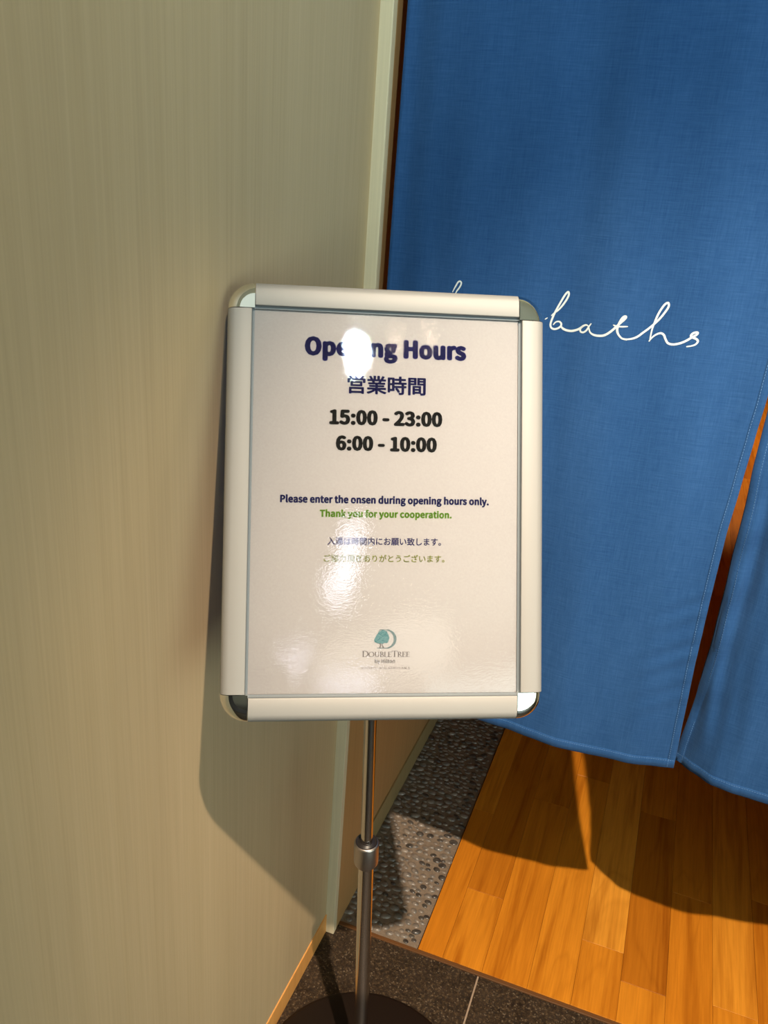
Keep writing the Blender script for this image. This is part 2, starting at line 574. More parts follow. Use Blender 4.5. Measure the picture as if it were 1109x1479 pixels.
# wooden floor boards
bx = [-0.2635, -0.213, -0.134, -0.046, 0.037, 0.120, 0.2045, 0.289, 0.370, 0.453, 0.536, 0.619, 0.702]
while bx[-1] < 2.0: bx.append(bx[-1] + 0.083)
ends0 = [1.62, 1.375, 1.72, 1.86, 1.342, 1.276, 1.55, 1.293, 1.60, 1.4, 1.7, 1.5]
tones0 = [[.35, .7], [.55, .22, .5], [.45, .3, .6], [.62, .35, .5], [.55, .98, .2], [.60, .18, .55], [.38, .45, .7], [.55, .80, .4], [.3, .6, .3]]
mb = MB(); tone = []
for i in range(len(bx) - 1):
    y = TY + 0.002; k = 0
    while y < IY:
        y2 = (ends0[i] if i < len(ends0) else TY + random.uniform(0.1, 0.7)) if k == 0 else y + random.uniform(0.38, 0.80)
        y2 = min(y2, IY)
        g = 0.0002
        tv = tones0[i][k] if i < len(tones0) and k < len(tones0[i]) else random.choice([.2, .35, .5, .55, .6, .75, .9])
        x0, x1, ya, yb = bx[i] + g, bx[i + 1] - g, y + g, y2 - g
        c = 0.0003
        mb.add([(x0, ya, -0.012), (x1, ya, -0.012), (x1, yb, -0.012), (x0, yb, -0.012),
                (x0, ya, 0.0034 - c), (x1, ya, 0.0034 - c), (x1, yb, 0.0034 - c), (x0, yb, 0.0034 - c),
                (x0 + c, ya + c, 0.0034), (x1 - c, ya + c, 0.0034), (x1 - c, yb - c, 0.0034), (x0 + c, yb - c, 0.0034)],
               [(0, 1, 5, 4), (1, 2, 6, 5), (2, 3, 7, 6), (3, 0, 4, 7), (4, 5, 9, 8), (5, 6, 10, 9), (6, 7, 11, 10), (7, 4, 8, 11), (8, 9, 10, 11)])
        tone += [tv] * 9
        y = y2; k += 1
mb.box((bx[0] - 0.002, TY + 0.002, -0.03), (2.0, IY, -0.011), 1); tone += [0] * 6
o = mb.build('floor_wood', [M['wood'], M['gap']])
at = o.data.attributes.new('plank', 'FLOAT', 'FACE')
at.data.foreach_set('value', tone)
tag(o, kind='structure')

# ------------------------------------------------------------------ sign stand
A3 = Vector((0.8971, 0.4419, 0.0)).normalized()
TILT = math.radians(24.4)
NH = Vector((A3.y, -A3.x, 0))
SN = NH * math.cos(TILT) + Vector((0, 0, math.sin(TILT)))
ROLL = math.radians(0.6)
SU0 = SN.cross(A3)
SA = (A3 * math.cos(ROLL) + SU0 * math.sin(ROLL)).normalized()
SU = SN.cross(SA)
SCN = Vector((-0.2497, 0.7425, CAM_H - 0.2986))
FR = 0.010     # front plane height reference: rail front sits at w = 0


def S(u, v, w=0.0):
    return SCN + SA * u + SU * v + SN * w


stand = thing('sign_stand', (-0.268, 0.885, 0.0),
              'silver framed notice board with opening hours on a chrome pole beside the pale wall', 'sign')
PD = Vector((-0.016, -0.069, 0.997)).normalized()
PB = Vector((-0.268, 0.885, 0.0))


def P(h):
    return PB + PD * (h / PD.z)


m = MB()
m.lathe(PB, (0, 0, 1), [(0.171, 0.0), (0.1765, 0.002), (0.1765, 0.0065), (0.174, 0.0095), (0.168, 0.011), (0.05, 0.0135), (0.02, 0.014)], 96)
o = m.build('base_plate', M['base'], stand, smooth=True); o['label'] = 'dark brown round base plate'
m = MB(); m.lathe(P(0.012), PD, [(0.0108, 0), (0.0108, 0.52)], 40)
m.build('pole', M['pole'], stand, smooth=True)
m = MB(); m.lathe(P(0.50), PD, [(0.0082, 0), (0.0082, 0.635)], 40)
m.build('pole', M['pole'], stand, smooth=True)
m = MB(); m.lathe(P(0.518), PD, [(0.0112, 0), (0.0135, 0.001), (0.0168, 0.006), (0.0172, 0.009), (0.0172, 0.040), (0.0162, 0.0425), (0.0150, 0.0430)], 48, closed_top=False, closed_bot=False)
o = m.build('collar', M['collar'], stand, smooth=True)
m = MB(); m.lathe(P(0.518), PD, [(0.0150, 0.0430), (0.0138, 0.0415), (0.0115, 0.0410), (0.0102, 0.0440), (0.0084, 0.0445)], 48, closed_top=False, closed_bot=False)
r_ = m.build('gasket', M['black'], o, smooth=True)
# bracket behind the board that carries it on the pole
m = MB()
k0 = P(1.135)
m.lathe(P(1.105), PD, [(0.0100, 0), (0.0125, 0.003), (0.0125, 0.047), (0.0100, 0.05)], 32)
bc = S((k0 - SCN).dot(SA), (k0 - SCN).dot(SU), -0.0155)
ax = (k0 - bc)
m.lathe(bc, SN, [(0.035, 0), (0.035, -0.004), (0.012, -0.006)], 32)
m.lathe(bc, ax, [(0.009, 0), (0.009, ax.length)], 24)
m.build('tilt_bracket', M['black'], stand, smooth=False)

HW, HH = 0.1640, 0.2205          # half outer size of the board
RW = 0.0265                      # rail width
CAPL = 0.0275
BT = 0.013                       # board thickness
m = MB()
vs = []
for w in (-BT - 0.002, -BT + 0.001):
    for u, v in ((-HW + .01, -HH + .01), (HW - .01, -HH + .01), (HW - .01, HH - .01), (-HW + .01, HH - .01)):
        vs.append(S(u, v, w))
m.add(vs, [(0, 1, 2, 3), (4, 5, 6, 7), (0, 1, 5, 4), (1, 2, 6, 5), (2, 3, 7, 6), (3, 0, 4, 7)])
m.build('back_board', M['back'], stand)

# rail profile: (distance in from the outer edge, height w)
prof = [(0.003, -BT)]
for i in range(11):
    t = i / 10 * math.pi / 2
    prof.append((0.0092 * (1 - math.cos(t)), -0.0105 + 0.0100 * math.sin(t)))
prof += [(0.0110, -0.0003), (0.0235, 0.0), (0.0243, -0.0004), (0.0246, -0.0012)]
lipp = [(0.0246, -0.0012), (0.0250, -0.0042), (0.0262, -0.0050), (0.0272, -0.0052), (0.0272, -0.0080)]


def rail(p_out, p_dir, length, prof_, inward):
    vs = []; fs = []
    n = len(prof_)
    for end in (0, 1):
        for d, w in prof_:
            q = p_out + p_dir * (length * end) + inward * d
            vs.append(S(q.x, q.y, w))
    for i in range(n - 1):
        fs.append((i, i + 1, n + i + 1, n + i))
    return vs, fs


E2 = lambda x, y: Vector((x, y))
G = 0.0006
sides = [
    (E2(-HW + CAPL + G, HH), E2(1, 0), 2 * (HW - CAPL - G), E2(0, -1)),
    (E2(-HW + CAPL + G, -HH), E2(1, 0), 2 * (HW - CAPL - G), E2(0, 1)),
    (E2(-HW, -HH + CAPL + G), E2(0, 1), 2 * (HH - CAPL - G), E2(1, 0)),
    (E2(HW, -HH + CAPL + G), E2(0, 1), 2 * (HH - CAPL - G), E2(-1, 0)),
]
for p, d, L_, inn in sides:
    m = MB(); v, f = rail(p, d, L_, prof, inn); m.add(v, f)
    n = len(prof)
    m.add(v[:n], [tuple(range(n))]); m.add(v[n:], [tuple(range(n))])
    r_ = m.build('frame_rail', M['alu'], stand)
    for pl in r_.data.polygons:
        if len(pl.vertices) == 4: pl.use_smooth = True
    md = r_.modifiers.new('split', 'EDGE_SPLIT'); md.split_angle = math.radians(28)
    m = MB(); v, f = rail(p - d * 0.004, d, L_ + 0.008, lipp, inn); m.add(v, f)
    m.build('rail_lip', M['lip'], r_)

# chrome corner caps: the profile turned about the inner corner
cprof = [(0.0, 0.0004), (0.0145, 0.0004), (0.0160, 0.0002)]
for i in range(1, 13):
    t = i / 12 * math.pi / 2
    cprof.append((0.0160 + 0.0115 * math.sin(t), -0.0110 + 0.0112 * math.cos(t)))
cprof += [(0.0268, -BT)]
for sx, sy in ((-1, 1), (1, 1), (1, -1), (-1, -1)):
    cu, cv = sx * (HW - CAPL), sy * (HH - CAPL)
    m = MB(); vs = []; fs = []
    n = 20
    for i in range(n + 1):
        t = i / n * math.pi / 2
        for r, w in cprof[1:]:
            vs.append(S(cu + sx * r * math.cos(t), cv + sy * r * math.sin(t), w))
    kk = len(cprof) - 1
    for i in range(n):
        for j in range(kk - 1):
            fs.append((i * kk + j, i * kk + j + 1, (i + 1) * kk + j + 1, (i + 1) * kk + j))
    ci = len(vs); vs.append(S(cu, cv, 0.0004)); vs.append(S(cu, cv, -BT))
    for i in range(n):
        fs.append((ci, i * kk, (i + 1) * kk))
    fs.append(tuple([ci] + list(range(kk)) + [ci + 1]))
    fs.append(tuple([ci] + [n * kk + j for j in range(kk)] + [ci + 1]))
    m.add(vs, fs)
    o = m.build('corner_cap', M['chrome'], stand)
    for pl in o.data.polygons:
        if len(pl.vertices) == 4: pl.use_smooth = True
    md = o.modifiers.new('split', 'EDGE_SPLIT'); md.split_angle = math.radians(40)
    o['label'] = 'rounded chrome corner cap'

# the poster and its clear film
PW, PH = HW - 0.0262, HH - 0.0262
m = MB()
m.add([S(-PW, -PH, -0.0078), S(PW, -PH, -0.0078), S(PW, PH, -0.0078), S(-PW, PH, -0.0078)], [(0, 1, 2, 3)])
poster = m.build('poster', M['paper'], stand)
poster['label'] = 'white opening hours notice in English and Japanese'
m = MB(); vs = []; fs = []
nu, nv = 40, 60
for j in range(nv + 1):
    for i in range(nu + 1):
        u = -PW + 2 * PW * i / nu; v = -PH + 2 * PH * j / nv
        # the film bows a little at the corner
        w = -0.0064
        w -= 0.0010 * math.exp(-(((u + PW) / 0.028) ** 2 + ((v + PH) / 0.03) ** 2))
        vs.append(S(u, v, w))
for j in range(nv):
    for i in range(nu):
        a = j * (nu + 1) + i
        fs.append((a, a + 1, a + nu + 2, a + nu + 1))
m.add(vs, fs)
film = m.build('cover_film', M['film'], stand, smooth=True)
film['label'] = 'clear glossy film over the notice'

# ------------------------------------------------------------------ lettering
TW = -0.0074
_cache = {}
try:    # a sans typeface that ships inside Blender; the built-in one does too
    import os
    FONT = bpy.data.fonts.load(os.path.join(bpy.utils.system_resource('DATAFILES'), 'fonts', 'Noto Sans CJK Regular.woff2'))
except Exception:
    FONT = None


def glyph(ch, off):
    """(verts, faces) of one character at size 1, plus its box"""
    key = (ch, off)
    if key in _cache: return _cache[key]
    cu = bpy.data.curves.new('glyph', 'FONT')
    if FONT: cu.font = FONT
    cu.body = ch; cu.size = 1.0; cu.offset = off; cu.resolution_u = 3; cu.fill_mode = 'FRONT'
    o = bpy.data.objects.new('glyph', cu); COL.objects.link(o)
    dg = bpy.context.evaluated_depsgraph_get(); dg.update()
    me = bpy.data.meshes.new_from_object(o.evaluated_get(dg))
    vs = [(v.co.x, v.co.y) for v in me.vertices]; fs = [tuple(p.vertices) for p in me.polygons]
    bpy.data.objects.remove(o); bpy.data.curves.remove(cu); bpy.data.meshes.remove(me)
    if vs:
        box = (min(v[0] for v in vs), max(v[0] for v in vs), min(v[1] for v in vs), max(v[1] for v in vs))
    else:
        box = (0, 0, 0, 0)
    _cache[key] = (vs, fs, box)
    return _cache[key]


_adv = {}


def advance(ch):
    if ch not in _adv:
        _adv[ch] = glyph(ch + 'H', 0.0)[2][1] - glyph('H', 0.0)[2][1]
    return _adv[ch]


CAP = None


def ribbon(pts, widths):
    """flat stroke polygons along a 2-D path"""
    vs = []; fs = []
    n = len(pts)
    for i, p in enumerate(pts):
        a = pts[max(0, i - 1)]; b = pts[min(n - 1, i + 1)]
        dx, dy = b[0] - a[0], b[1] - a[1]; l = math.hypot(dx, dy) or 1
        nx, ny = -dy / l, dx / l; w = widths[i] / 2
        vs += [(p[0] + nx * w, p[1] + ny * w), (p[0] - nx * w, p[1] - ny * w)]
    for i in range(n - 1):
        fs.append((2 * i, 2 * i + 1, 2 * i + 3, 2 * i + 2))
    return vs, fs


def merge(parts):
    V = []; F = []
    for v, f in parts:
        k = len(V); V += v; F += [tuple(i + k for i in q) for q in f]
    return V, F


def ellipse_ring(cx, cy, rx, ry, tx, ty, n=28):
    vs = []; fs = []
    for i in range(n):
        t = 2 * math.pi * i / n
        vs += [(cx + rx * math.cos(t), cy + ry * math.sin(t)), (cx + (rx - tx) * math.cos(t), cy + (ry - ty) * math.sin(t))]
    for i in range(n):
        j = (i + 1) % n
        fs.append((2 * i, 2 * i + 1, 2 * j + 1, 2 * j))
    return vs, fs


def custom(ch):
    """binocular g and footed 1 of the printed grotesque"""
    if ch == 'g':
        up = ellipse_ring(0.265, 0.365, 0.205, 0.190, 0.125, 0.075)
        ear = ribbon([(0.40, 0.49), (0.45, 0.530), (0.545, 0.545)], [0.09, 0.10, 0.10])
        link = ribbon([(0.20, 0.20), (0.125, 0.145), (0.135, 0.085), (0.22, 0.062), (0.36, 0.055), (0.455, 0.020)], [0.09, 0.11, 0.12, 0.12, 0.125, 0.14])
        lo = ellipse_ring(0.275, -0.055, 0.245, 0.145, 0.115, 0.080)
        v, f = merge([up, ear, link, lo]); return v, f, 0.575
    if ch == '1':
        v = [(0.245, 0.0), (0.385, 0.0), (0.385, 0.727), (0.285, 0.727), (0.245, 0.66), (0.10, 0.60), (0.10, 0.50), (0.245, 0.545),
             (0.09, 0.0), (0.54, 0.0), (0.54, 0.10), (0.09, 0.10)]
        f = [(0, 1, 2, 3, 4), (4, 5, 6, 7), (8, 9, 10, 11)]
        return v, f, 0.62


def line(text, u0, u1, v_base, cap_h, mat, off=0.028, name='lettering', special=True, cjk=False, rise=0.0, mono=False):
    x = 0.0; parts = []
    for ch in text:
        c = custom(ch) if special and ch in 'g1' and not FONT else None
        if c:
            v, f, ad = c
        else:
            v, f, _ = glyph(ch, 0.0); ad = advance(ch)
            if off > 0:
                v, f = merge([([(a + off * dx, b + off * dy) for a, b in v], f) for dx, dy in ((0, 0), (1, 0), (-1, 0), (0, .75), (0, -.75), (.7, .55), (-.7, .55), (.7, -.55), (-.7, -.55))])
            if mono and ch.isdigit() and not FONT: ad = 0.63
            ad += off * (0.5 if not cjk else 0)
        parts.append(([(a + x, b) for a, b in v], f)); x += ad
    V, F = merge(parts)
    xa = min(v[0] for v in V); xb = max(v[0] for v in V)
    if cjk:
        ya = min(v[1] for v in V); yb = max(v[1] for v in V)
        sy = cap_h / (yb - ya)
    else:
        ya = -off * 0.6; sy = cap_h / glyph('H', 0.0)[2][3]
    sx = (u1 - u0) / (xb - xa)
    m = MB()
    m.add([S(u0 + (a - xa) * sx, v_base + (b - ya) * sy + rise * (a - xa) * sx, TW) for a, b in V], F)
    o = m.build(name, mat, poster)
    return o


MMM = 0.001
R_ = 0.004
line('Opening Hours', -.0861, .0817, .1488, .0169, M['navy'], 0.027, rise=R_)
line('営業時間', -.0420, .0392, .1108, .0192, M['navy'], 0.010, special=False, cjk=True, rise=R_)
line('15:00 - 23:00', -.0600, .0569, .0788, .0135, M['blackink'], 0.024, rise=R_, mono=True)
line('6:00 - 10:00', -.0530, .0514, .0524, .0133, M['blackink'], 0.024, rise=R_, mono=True)
line('Please enter the onsen during opening hours only.', -.1082, .1067, -.0018, .0068, M['navy'], 0.022, rise=R_)
line('Thank you for your cooperation.', -.0682, .0677, -.0158, .0065, M['green'], 0.022, rise=R_)
line('入湯は時間内にお願い致します。', -.0600, .0567, -.0441, .0080, M['navy2'], 0.006, special=False, cjk=True, rise=R_)
line('ご協力頂きありがとうございます。', -.0634, .0605, -.0613, .0078, M['olive'], 0.006, special=False, cjk=True, rise=R_)
line('by Hilton', -.0103, .0104, -.1628, .0036, M['greyink'], 0.006, special=False, rise=R_)

# small engraved capitals, drawn as thick and thin strokes with serifs
TH, TN = 0.15, 0.055


def arc(cx, cy, rx, ry, a0, a1, wt, wn, n=14):
    pts = []; ws = []
    for i in range(n + 1):
        t = math.radians(a0 + (a1 - a0) * i / n)
        pts.append((cx + rx * math.cos(t), cy + ry * math.sin(t)))
        ws.append(wn + (wt - wn) * abs(math.cos(t)))
    return ribbon(pts, ws)


def st(x0, y0, x1, y1, w):
    return ribbon([(x0, y0), (x1, y1)], [w, w])


def serif(x, y, w=0.26):
    return st(x - w / 2, y, x + w / 2, y, 0.045)


def capital(ch):
    s = []
    if ch == 'D':
        s = [st(.16, 0, .16, 1, TH), arc(.30, .5, .46, .48, -90, 90, TH, TN), st(.05, .98, .32, .98, .05), st(.05, .02, .32, .02, .05)]; w = .84
    elif ch in 'OQ':
        s = [arc(.43, .5, .38, .48, 0, 360, TH, TN, 28)]; w = .88
    elif ch == 'U':
        s = [st(.17, 1, .17, .34, TH), st(.66, 1, .66, .34, TN), arc(.415, .34, .245, .32, 180, 360, .12, TN), serif(.17, .98), serif(.66, .98)]; w = .82
    elif ch == 'B':
        s = [st(.16, 0, .16, 1, TH), arc(.28, .75, .22, .23, -90, 90, .13, TN), arc(.28, .27, .28, .25, -90, 90, TH, TN), st(.05, .98, .3, .98, .05), st(.05, .02, .3, .02, .05), st(.16, .52, .3, .52, .05)]; w = .64
    elif ch == 'L':
        s = [st(.16, 0, .16, 1, TH), serif(.16, .98), st(.05, .02, .52, .02, .05), st(.53, 0, .56, .22, .05)]; w = .60
    elif ch == 'E':
        s = [st(.16, 0, .16, 1, TH), st(.05, .98, .52, .98, .05), st(.05, .02, .54, .02, .05), st(.16, .51, .44, .51, .05), st(.52, .8, .52, 1, .05), st(.55, .2, .54, 0, .05), st(.44, .40, .44, .62, .05)]; w = .62
    elif ch == 'T':
        s = [st(.36, 0, .36, 1, TH), st(.03, .98, .69, .98, .05), st(.04, .78, .03, 1, .05), st(.68, .78, .69, 1, .05), serif(.36, .02, .28)]; w = .72
    elif ch == 'R':
        s = [st(.16, 0, .16, 1, TH), arc(.28, .75, .24, .23, -90, 90, .13, TN), st(.05, .98, .3, .98, .05), st(.16, .52, .3, .52, .05), serif(.16, .02), st(.32, .5, .64, .02, .12), serif(.66, .02, .14)]; w = .70
    elif ch == 'K':
        s = [st(.16, 0, .16, 1, TH), serif(.16, .98), serif(.16, .02), st(.16, .42, .58, 1, TN), st(.28, .58, .64, 0, .13), serif(.6, .98, .2), serif(.64, .02, .2)]; w = .74
    elif ch == 'Y':
        s = [st(.36, 0, .36, .45, TH), st(.36, .45, .08, 1, .12), st(.36, .45, .64, 1, TN), serif(.36, .02), serif(.1, .98, .2), serif(.64, .98, .2)]; w = .72
    elif ch == 'H':
        s = [st(.16, 0, .16, 1, TH), st(.66, 0, .66, 1, TH), st(.16, .51, .66, .51, .05)] + [serif(a, b) for a in (.16, .66) for b in (.02, .98)]; w = .84
    elif ch == 'I':
        s = [st(.18, 0, .18, 1, TH), serif(.18, .02), serif(.18, .98)]; w = .38
    elif ch == 'G':
        s = [arc(.43, .5, .38, .48, 45, 320, TH, TN, 24), st(.74, .05, .74, .42, .12), serif(.72, .42, .24)]; w = .86
    elif ch == 'A':
        s = [st(.10, 0, .38, 1, TN), st(.38, 1, .66, 0, .13), st(.2, .34, .56, .34, .05), serif(.1, .02, .2), serif(.66, .02, .22)]; w = .76
    elif ch == 'S':
        s = [arc(.27, .74, .19, .23, 20, 250, .10, .07), arc(.29, .27, .21, .25, 70, -160, .10, .07), st(.2, .52, .4, .5, .13)]; w = .54
    elif ch == 'M':
        s = [st(.14, 0, .14, 1, TN), st(.14, 1, .45, .05, .13), st(.45, .05, .78, 1, TN), st(.78, 0, .78, 1, TH), serif(.14, .02, .2), serif(.78, .02), serif(.12, .98, .16), serif(.8, .98, .2)]; w = .94
    else:
        w = .45
    v, f = merge(s) if s else ([], [])
    return v, f, w


def capitals(text, big, u0, u1, v0, h_big, h_small, mat, track=0.0):
    x = 0.0; parts = []
    for i, ch in enumerate(text):
        v, f, w = capital(ch)
        h = h_big if i in big else h_small
        parts.append(([(x + a * h, b * h) for a, b in v], f)); x += (w + track) * h
    V, F = merge(parts)
    xa = min(v[0] for v in V); xb = max(v[0] for v in V); s = (u1 - u0) / (xb - xa)
    m = MB(); m.add([S(u0 + (a - xa) * s, v0 + b, TW) for a, b in V], F)
    return m.build('lettering', mat, poster)


capitals('DOUBLETREE', (0, 6), -.0230, .0253, -.1567, .0061, .0050, M['greyink'])
capitals('KYOTO HIGASHIYAMA', (), -.0236, .0256, -.1689, .0021, .0021, M['greyink'], 0.35)

# tree and letter D emblem
m = MB()
h = 0.0190; u_r = 0.0114; v0 = -.1482


def E(x, y):   # emblem box: 435 x 345 units, y up
    return (-.0122 + x / 435 * .0236, v0 + y / 345 * h)


pts = []; ws = []
for i in range(25):
    t = math.radians(-92 + 184 * i / 24)
    pts.append((245 + 168 * math.cos(t), 172 + 166 * math.sin(t))); ws.append(12 + 40 * max(0, math.cos(t)))
v, f = ribbon(pts, ws)
v2, f2 = ribbon([(110, 338), (250, 338)], [14, 14]); v3, f3 = ribbon([(78, 7), (250, 6)], [12, 12])
v, f = merge([(v, f), (v2, f2), (v3, f3)])
m.add([S(*E(a, b), TW) for a, b in v], f, 0)
rr = random.Random(3)
crown = [(30, 185), (75, 265), (110, 318), (180, 330), (245, 320), (280, 260), (300, 190), (285, 110), (220, 95), (150, 90), (90, 90), (30, 118), (15, 150)]
ring = []
for i in range(len(crown)):
    a, b = crown[i], crown[(i + 1) % len(crown)]
    for k in range(5):
        t = k / 5
        j = 7 * rr.uniform(-1, 1)
        ring.append((a[0] + (b[0] - a[0]) * t + j, a[1] + (b[1] - a[1]) * t + 7 * rr.uniform(-1, 1)))
k = len(ring)
m.add([S(*E(a, b), TW + 0.0001) for a, b in ring] + [S(*E(165, 200), TW + 0.0001)], [(i, (i + 1) % k, k) for i in range(k)], 1)
for path in ([(125, 10), (142, 60), (145, 110)], [(200, 10), (172, 50), (170, 110)], [(142, 70), (120, 100), (95, 120)]):
    v, f = ribbon(path, [26, 18, 14]); m.add([S(*E(a, b), TW) for a, b in v], f, 2)
o = m.build('emblem', [M['teal2'], M['teal'], M['greyink']], poster)
o['label'] = 'small teal tree beside a grey letter D'

# ------------------------------------------------------------------ noren curtain
ZT, ZH, ZJ = 1.96, 0.604, 1.26      # top, hem, height where the slit begins
NX0, NX1 = -0.413, 0.640
HEM_A = [(-.42, 1.150), (-.36, 1.140), (-.28, 1.130), (-.195, 1.127), (-.152, 1.127), (-.114, 1.120), (-.07, 1.115), (-.016, 1.115), (.035, 1.121), (.085, 1.134), (.115, 1.141)]
HEM_B = [(.105, 1.166), (.113, 1.161), (.135, 1.143), (.164, 1.123), (.194, 1.115), (.223, 1.113), (.26, 1.115), (.33, 1.130), (.42, 1.148), (.52, 1.14), (.64, 1.152)]


def interp(tab, x):
    if x <= tab[0][0]: return tab[0][1]
    for (a, b), (c, d) in zip(tab, tab[1:]):
        if x <= c:
            t = (x - a) / (c - a); t = t * t * (3 - 2 * t) * 0.5 + t * 0.5
            return b + (d - b) * t
    return tab[-1][1]


def cloth_y(x, z, right):
    g = max(0.0, min(1.0, (ZT - z) / (ZT - ZH)))
    hem = interp(HEM_B if right else HEM_A, x)
    if right:   # above the slit both halves are one cloth
        t = max(0.0, min(1.0, (z - 0.75) / (ZJ - 0.75))); t = t * t * (3 - 2 * t)
        hem = hem * (1 - t) + (interp(HEM_A, x) if x < .115 else 1.141 + (interp(HEM_B, x) - 1.141) * min(1, (x - .115) / .08)) * t
    y = 1.152 + (hem - 1.152) * g ** 0.9
    w = 0.0016 * math.sin(x * 31 + 1.3 + 0.6 * math.sin(z * 4)) + 0.0012 * math.sin(x * 57 + z * 3.0)
    w += 0.0009 * math.sin(x * 13 - z * 11)
    w += 0.0022 * math.sin((x + 0.413) * 95) * math.exp(-((x + 0.413) / 0.07) ** 2)
    if right:   # soft folds beside the slit
        fold = math.exp(-((x - 0.150 - 0.05 * (0.95 - z)) / 0.013) ** 2) * max(0, min(1, (1.08 - z) / .15)) * max(0, min(1, (z - .62) / .15))
        w += 0.008 * fold
        near = math.exp(-((x - 0.118) / 0.045) ** 2) * max(0, min(1, (1.12 - z) / .12)) * max(0, min(1, (z - .61) / .10))
        w += 0.0045 * near * math.sin((x - 0.118) * 230 + 5.0 * (z - 0.6) + 0.8 * math.sin(z * 17))
        w += 0.0022 * near * math.sin(z * 75 - x * 60)
    else:
        for zc, am in ((0.86, 0.0016), (0.79, 0.002), (0.72, 0.0013)):
            d = (z - zc) - 0.55 * (x - 0.06)
            w += am * math.sin(d * 190) * math.exp(-(d / 0.03) ** 2) * math.exp(-((x - 0.085) / 0.045) ** 2)
    return y + w


GL = [(0.604, .1085), (.631, .108), (.694, .106), (.796, .1035), (.898, .103), (.99, .1035), (1.06, .107), (1.13, .110), (1.178, .1125), (ZJ, .1140)]
GR = [(0.604, .1095), (.634, .1098), (.728, .1165), (.815, .1195), (.897, .1195), (.975, .1185), (1.033, .119), (1.086, .1165), (1.135, .1165), (1.178, .117), (ZJ, .1142)]
noren = thing('noren_curtain', (0.113, 1.152, ZT), 'blue linen door curtain with white script lettering hanging in the doorway', 'curtain')

for right in (False, True):
    nx, nz = 110, 170
    vs = []; fs = []
    for j in range(nz + 1):
        t = j / nz
        z = ZH + (ZT - ZH) * t
        if right: xa, xb = (interp(GR, z) if z < ZJ else .1141), NX1
        else: xa, xb = NX0, (interp(GL, z) if z < ZJ else .1141)
        for i in range(nx + 1):
            s = i / nx
            x = xa + (xb - xa) * s
            zz = z
            vs.append((x, cloth_y(x, zz, right), zz))
    for j in range(nz):
        for i in range(nx):
            a = j * (nx + 1) + i
            fs.append((a, a + 1, a + nx + 2, a + nx + 1))
    pan = obj('panel', vs, fs, M['linen'], noren, smooth=True)
    md = pan.modifiers.new('thick', 'SOLIDIFY'); md.thickness = 0.0011; md.offset = 0
    # folded hem band + stitching
    def strip(p_fn, n, w_fn, lift, mb_, dash=False):
        for i in range(n):
            a, b = p_fn(i / n), p_fn((i + (0.62 if dash else 1.0)) / n)
            (ax_, az_), (bx_, bz_) = a, b
            dx, dz = bx_ - ax_, bz_ - az_; l = math.hypot(dx, dz); nxx, nzz = -dz / l, dx / l
            w = w_fn / 2
            q = [(ax_ + nxx * w, az_ + nzz * w), (ax_ - nxx * w, az_ - nzz * w), (bx_ - nxx * w, bz_ - nzz * w), (bx_ + nxx * w, bz_ + nzz * w)]
            mb_.add([(x, cloth_y(x, z, right) - lift, z) for x, z in q], [(0, 1, 2, 3)])
    xa = 0.1105 if right else NX0 + 0.002; xb = NX1 - 0.002 if right else 0.1075
    mh = MB()
    def hemfn(z0):
        return lambda t: (xa + (xb - xa) * t, z0)
    # hem as a raised doubled band
    vs = []; fs = []
    n = 120
    for i in range(n + 1):
        x = xa + (xb - xa) * i / n
        for z, l in ((0.6045, 0.0006), (0.6050, 0.0020), (0.6195, 0.0020), (0.6205, 0.0006)):
            vs.append((x, cloth_y(x, z, right) - l, z))
    for i in range(n):
        for k in range(3):
            fs.append((i * 4 + k, i * 4 + k + 1, i * 4 + k + 5, i * 4 + k + 4))
    mh.add(vs, fs)
    hem = mh.build('hem', M['linen'], pan, smooth=True)
    # slit edge band
    vs = []; fs = []
    sgn = 1 if right else -1
    n = 90
    tabg = GR if right else GL
    for i in range(n + 1):
        z = 0.606 + (ZJ - 0.612) * i / n
        e = interp(tabg, z)
        for dx, l in ((0.0002, 0.0007), (0.0006, 0.0017), (0.0105, 0.0017), (0.0112, 0.0006)):
            x = e + sgn * dx
            vs.append((x, cloth_y(x, z, right) - l, z))
    for i in range(n):
        for k in range(3):
            fs.append((i * 4 + k, i * 4 + k + 1, i * 4 + k + 5, i * 4 + k + 4))
    mh = MB(); mh.add(vs, fs)
    mh.build('hem', M['linen'], pan, smooth=True)
    ms = MB()
    strip(hemfn(0.6185), 150, 0.0008, 0.0024, ms, True)
    strip(lambda t: (interp(tabg, 0.607 + t * (ZJ - .612)) + sgn * 0.0095, 0.607 + t * (ZJ - .612)), 170, 0.0006, 0.0021, ms, True)
    ms.build('stitching', M['thread'], pan)
    if not right: left_panel = pan

# rod the cloth hangs from
m = MB(); m.lathe((-0.431, 1.152, ZT + 0.006), (1, 0, 0), [(0.011, 0), (0.011, 1.131)], 24)
m.build('rod', M['edge'], noren, smooth=True)

